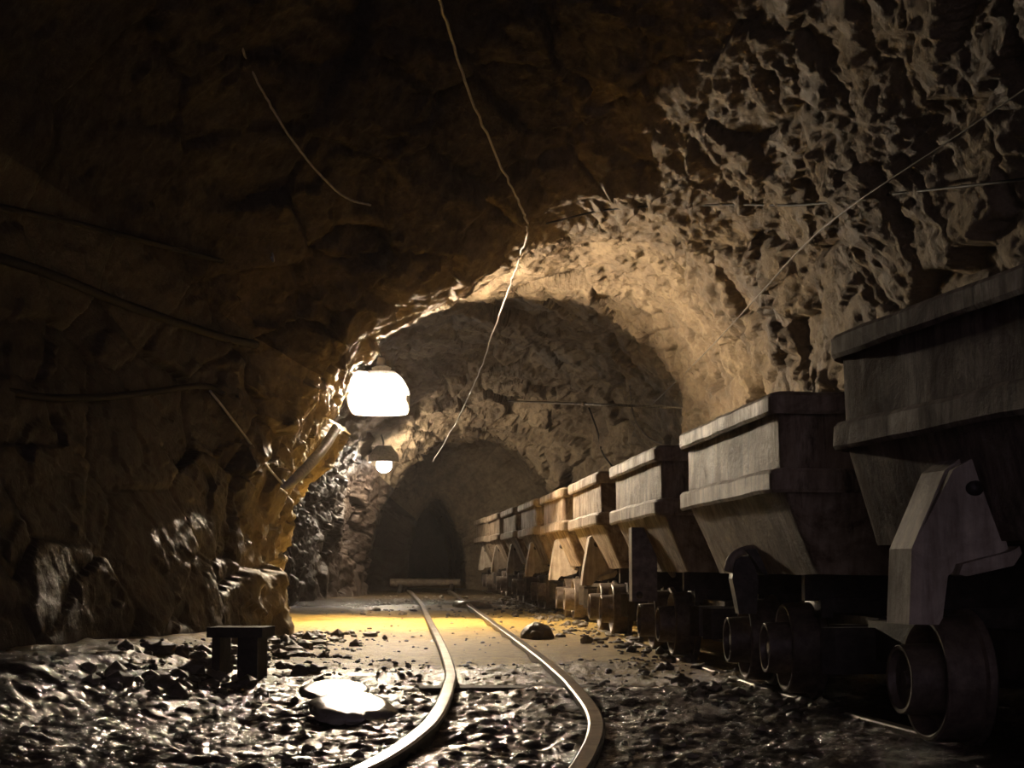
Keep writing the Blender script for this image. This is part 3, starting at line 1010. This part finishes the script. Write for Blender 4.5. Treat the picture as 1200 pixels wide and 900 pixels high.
scatter(2600, lambda y: random.uniform(-1.9, 1.0), lambda: random.uniform(1.7, 4.9), 0.004, 0.02)
scatter(500, lambda y: -1.62 + random.gauss(0.12, 0.22), lambda: random.uniform(3.2, 6.4), 0.012, 0.07)
scatter(450, lambda y: rim_x(y) + random.gauss(0.10, 0.14), lambda: random.uniform(3.0, 12.0), 0.012, 0.05)
scatter(260, lambda y: random.uniform(-2.0, 0.3), lambda: random.uniform(8.6, 12.5), 0.012, 0.05)
scatter(140, lambda y: random.uniform(-1.3, 0.5), lambda: random.uniform(4.9, 8.6), 0.006, 0.022)
zz = floor_z(np.array([v[0] for v in VV]), np.array([v[1] for v in VV]))
VA = np.concatenate([q + np.array([x, y, z + dz]) for (x, y, dz, q), z in zip(VV, zz)])
o = link_mesh('rubble', VA, [f for fs in FF for f in fs], M['stone'], None, False)
tag(o, 'small broken stones strewn over the wet muddy floor', 'rubble', None, 'stuff')

# low dark bench against the left wall
pb = atZ(283, 790, 0.02)
bench = thing('bench', 'low dark wooden bench standing near the foot of the left rock wall', 'bench', (pb.x, pb.y, fz(pb.x, pb.y) - 0.01), math.radians(-6))
bm = bmesh.new()
box(bm, -0.145, 0.135, -0.13, 0.13, 0.225, 0.275)
obj('bench_top', bm, M['wood_dark'], bench, bevel=0.006)
for x0, x1 in ((-0.125, -0.085), (0.005, 0.105)):
    bm = bmesh.new()
    box(bm, x0, x1, -0.10, 0.10, -0.03, 0.23)
    obj('leg', bm, M['wood_dark'], bench, bevel=0.006)

# timber stop across the far end of the track
pa, pc = atY(457, 681, 13.9 * K), atY(540, 685, 13.9 * K)
barr = thing('timber_barrier', 'round timber laid on low trestles across the far end of the track', 'barrier', ((pa.x + pc.x) / 2, 13.9 * K, float(floor_rise(13.9 * K))))
hx = (pc.x - pa.x) / 2
zt = (pa.z + pc.z) / 2 - float(floor_rise(13.9 * K))
bm = bmesh.new()
tube(bm, [Vector((-hx + 2 * hx * t, 0.02 * math.sin(9 * t), zt)) for t in np.linspace(0, 1, 12)], lambda t: 0.075 - 0.015 * t, 12)
obj('crossbeam', bm, M['wood'], barr, True)
for sx in (-0.7, 0.75):
    bm = bmesh.new()
    for a in (-1, 1):
        bar(bm, (sx * hx + a * 0.02, a * 0.16, -0.05), (sx * hx, 0, zt - 0.02), 0.04, 8)
    obj('trestle', bm, M['wood_dark'], barr, True)

# ------------------------------------------------------------------ cables, hoses, pipes


def cable(name, pts, r, m, label, cat='cable', n=10, wob=0.0, seg=8, group=None):
    path = catmull(pts, n)
    if wob:
        path = [p + Vector((random.uniform(-wob, wob), 0, random.uniform(-wob, wob))) for p in path]
    bm = bmesh.new()
    tube(bm, path, r, seg)
    o = obj(name, bm, M[m], None, True)
    return tag(o, label, cat, group)


lip_top = on_rock(618, 268, 0.25)
cable('cable', [atY(505, -40, 3.6 * K), atY(515, 0, 3.8 * K), atY(545, 95, 4.5 * K), atY(585, 190, 5.3 * K), atY(610, 243, 5.8 * K), atY(618, 270, lip_top.y - 0.04), atY(606, 310, 6.9 * K), atY(588, 360, 7.8 * K), atY(560, 440, 9.5 * K), atY(536, 492, 11.0 * K), atY(508, 540, 12.6 * K)],
      0.0085, 'cable_pale', 'pale cable hanging from the roof, over the bright arch, to the far arch', wob=0.008)
cable('cable', [on_rock(262, -20, .02), on_rock(285, 60, .03), on_rock(315, 120, .05), on_rock(345, 168, .07), on_rock(382, 212, .07), on_rock(408, 233, .05), on_rock(434, 240, .02)],
      0.008, 'cable_pale', 'short pale cable looping on the dark roof left of the long hanging cable', wob=0.003)
cable('cable', [on_rock(1215, 95, .15), on_rock(1120, 160, .45), on_rock(1000, 240, .55), on_rock(940, 290, .5), on_rock(890, 345, .5), on_rock(820, 420, .4), on_rock(760, 478, .03)],
      0.0055, 'cable_mid', 'thin cable slanting down the right rock wall above the carts', n=14)
cable('cable', [on_rock(1215, 208, .02), on_rock(1150, 216, .04), on_rock(1060, 226, .04), on_rock(940, 240, .04), on_rock(850, 240, .03), on_rock(720, 245, .03), on_rock(640, 262, .02)],
      0.008, 'cable_dark', 'dark cable pinned along the ragged rock above the slanting thin cable', n=14)
h0, h1 = on_rock(246, 458, .03), on_rock(331, 567, .07)
hp = [h0] + [atY(px, py, min(h0.y + (h1.y - h0.y) * t, on_rock(px, py, .05).y)) for px, py, t in ((262, 478, .2), (290, 515, .5), (312, 545, .8))] + [h1]
cable('water_hose', hp, 0.009, 'hose', 'thin white hose drooping from the dark left wall below the lamp', 'hose')
hy = hp[-1].y
cable('water_pipe', [atY(326, 558, hy + .12), atY(334, 569, hy + .02), atY(346, 561, hy + .10), atY(364, 543, hy + .45), atY(380, 524, hy + .9), atY(394, 502, hy + 1.4)],
      lambda t: 0.024 + 0.020 * min(1, 2 * t), 'hose', 'thick white bent pipe just below the bright lamp on the left wall', 'pipe', seg=12)
for k, (q, r, lb) in enumerate((([(-20, 452), (60, 466), (150, 463), (235, 452), (262, 462)], 0.022, 'black hose running level along the dark left wall at lamp height'),
                                ([(-20, 296), (60, 322), (150, 358), (250, 392), (300, 404)], 0.03, 'thick black cable sloping down across the upper left wall'),
                                ([(-20, 238), (90, 262), (180, 285), (260, 306)], 0.018, 'thin black cable high on the left wall above the thick one'))):
    cable('cable', [on_rock(a, b, .05) for a, b in q], r, 'cable_dark', lb, 'cable' if k else 'hose', n=14)

# crosswise pipe with a clamp under the dark dome
pr = on_rock(800, 478, -0.05)
pl = on_rock(596, 470, -0.05)
pipe = thing('crossbar_pipe', 'rusty level pipe with a clamp spanning the dark dome above the carts', 'pipe', (0, 0, 0))
bm = bmesh.new()
bar(bm, pl, pr, 0.016, 10)
obj('pipe', bm, M['rail'], pipe, True)
t = 0.5
bm = bmesh.new()
d = (pr - pl).normalized()
pm = pl + (pr - pl) * 0.53
bar(bm, pm - d * 0.06, pm + d * 0.06, 0.032, 12)
obj('clamp', bm, M['band'], pipe, True)
cable('cable', [on_rock(738, 452, .03), on_rock(742, 485, .1), on_rock(755, 508, .15), on_rock(775, 520, .12), on_rock(802, 521, .02)], 0.008, 'cable_mid', 'slack cable loop hanging on the dark wall behind the third cart')
cable('cable', [on_rock(690, 478, .03), on_rock(700, 505, .06), on_rock(706, 530, .06), on_rock(722, 552, .03)], 0.014, 'cable_dark', 'black cable dropping beside the right leg of the far arch')
hk = on_rock(318, 302, .02)
cable('wall_hook', [hk + Vector((0, .06, .01)), hk, hk + Vector((.02, -.02, -.03)), hk + Vector((.01, -.03, .03))], 0.007, 'hose', 'small shiny hook in the dark rock left of the lamp', 'hook')

# ------------------------------------------------------------------ lamps


def lamp(name, pos, axis, shade_r, shade_d, bulb_r, watts, label, anchor, shift=(0, 0, 0)):
    root = thing(name, label, 'lamp', pos)
    q = Vector((0, 0, 1)).rotation_difference(Vector(axis).normalized()).to_matrix().to_4x4()   # +z of the lamp = where its light goes
    bm = bmesh.new()
    bmesh.ops.create_uvsphere(bm, u_segments=24, v_segments=16, radius=bulb_r)
    obj('bulb', bm, glow('lamp_glow_' + name, (1, 0.93, 0.80), 60.0), root, True)
    bm = bmesh.new()
    prof = [(shade_r, shade_d), (shade_r * 0.8, shade_d * 0.55), (shade_r * 0.45, -0.02), (0.09, -bulb_r - 0.02), (0.04, -bulb_r - 0.05), (0.04, -bulb_r - 0.055), (0.095, -bulb_r - 0.03), (shade_r * 0.46, -0.03), (shade_r * 0.81, shade_d * 0.55 - 0.01), (shade_r + 0.004, shade_d - 0.006)]
    seg = 36
    rings = [[bm.verts.new(Vector(shift) + q @ Vector((r * math.cos(2 * math.pi * k / seg), r * math.sin(2 * math.pi * k / seg), z))) for k in range(seg)] for r, z in prof]
    for A, B in zip(rings, rings[1:] + rings[:1]):
        for k in range(seg):
            bm.faces.new([A[k], A[(k + 1) % seg], B[(k + 1) % seg], B[k]])
    obj('lamp_shade', bm, M['enamel'], root, True)
    bm = bmesh.new()
    bar(bm, q @ Vector((0, 0, -bulb_r - 0.13)), q @ Vector((0, 0, -bulb_r + 0.01)), 0.042, 14)
    obj('socket', bm, M['cable_dark'], root, True)
    bm = bmesh.new()
    a = q @ Vector((0, 0, -bulb_r - 0.12))
    b = Vector(anchor) - Vector(pos)
    tube(bm, catmull([a, a * 0.6 + b * 0.4 + Vector((0, 0, 0.04)), b], 6), 0.013, 8)
    obj('bracket_arm', bm, M['cable_dark'], root, True)
    ld = bpy.data.lights.new('lamp_light', 'POINT')
    ld.energy = watts
    ld.color = WARM
    ld.shadow_soft_size = bulb_r * 1.04
    lo = bpy.data.objects.new('lamp_light', ld)
    lo.parent = root
    C.objects.link(lo)
    return root


def up_rock(p, d):
    h = ROCK.ray_cast(p, Vector(d).normalized())
    return h[0] if h[0] is not None else p + Vector(d) * 0.5


l1 = lamp('mine_lamp', LAMP1, (0, 0, -1), 0.13, -0.09, 0.10, LAMP1_W, 'glaring lamp with an added light-blocking plate just inside the bright arch, the higher of two', up_rock(LAMP1, (-0.3, 0.1, 0.9)))
bm = bmesh.new()
rows = []
for a in np.linspace(-90, 112, 40):                         # added blocker bent round the bulb, keeps its light off dome and far carts
    d = Vector((math.sin(math.radians(a)), math.cos(math.radians(a)), 0))
    sm = lambda lo, hi: (lambda t: t * t * (3 - 2 * t))(min(max((a - lo) / (hi - lo), 0), 1))
    top = -0.04 + 0.165 * sm(-92, -45) - 0.265 * sm(15, 100)
    bot = -0.10 - 0.21 * math.sqrt(sm(-95, -50)) + 0.12 * sm(60, 118)
    k = 1.25 if a < 0 else 1.0
    rows.append([bm.verts.new(Vector((d.x * r * k, d.y * r, z))) for r, z in ((0.26, bot), (0.26, top), (0.272, top), (0.272, bot))])
for A, B in zip(rows[:-1], rows[1:]):
    for k in range(4):
        bm.faces.new([A[k], A[(k + 1) % 4], B[(k + 1) % 4], B[k]])
bm.faces.new(rows[0]); bm.faces.new(rows[-1][::-1])
smooth_by_angle(obj('light_block_plate', bm, M['enamel'], l1), 0.6)
l2 = lamp('mine_lamp', LAMP2, (0, 0, -1), 0.15, -0.11, 0.12, LAMP2_W, 'glaring lamp with an added light-blocking hood, farther back and lower than the first', up_rock(LAMP2, (-0.1, 0, 1)))
bm = bmesh.new()
rows = []
for a in np.radians(np.linspace(-115, 72, 26)):             # added sheet round the bulb's front, keeps its light off the dome
    d = Vector((math.sin(a), -math.cos(a), 0))
    rows.append([bm.verts.new(d * r + Vector((0, 0, z))) for r, z in ((0.25, 0.045), (0.24, 0.15), (0.12, 0.30), (0.11, 0.29), (0.228, 0.145), (0.238, 0.045))])
for A, B in zip(rows[:-1], rows[1:]):
    for k in range(6):
        bm.faces.new([A[k], A[(k + 1) % 6], B[(k + 1) % 6], B[k]])
bm.faces.new(rows[0]); bm.faces.new(rows[-1][::-1])
for sx in (-0.05, 0.05):
    bar(bm, (sx, -0.11, 0.292), (sx * 0.5, 0.0, 0.20), 0.008, 8)
obj('light_block_hood', bm, M['enamel'], l2)

# ------------------------------------------------------------------ thin dusty haze hanging in the drift
hm = bpy.data.materials.new('dusty_haze')
hm.use_nodes = True
N, L = hm.node_tree.nodes, hm.node_tree.links
N.remove(N['Principled BSDF'])
vs = N.new('ShaderNodeVolumeScatter')
vs.inputs['Color'].default_value = (0.95, 0.88, 0.86, 1)
vs.inputs['Density'].default_value = 0.0012
vs.inputs['Anisotropy'].default_value = 0.35
L.new(vs.outputs[0], N['Material Output'].inputs['Volume'])
bm = bmesh.new()
box(bm, -4.5, 4.5, 1.0, 36.0, -0.6, 6.5)
tag(obj('haze', bm, hm), 'thin dusty haze hanging in the tunnel air', 'haze', None, 'stuff')
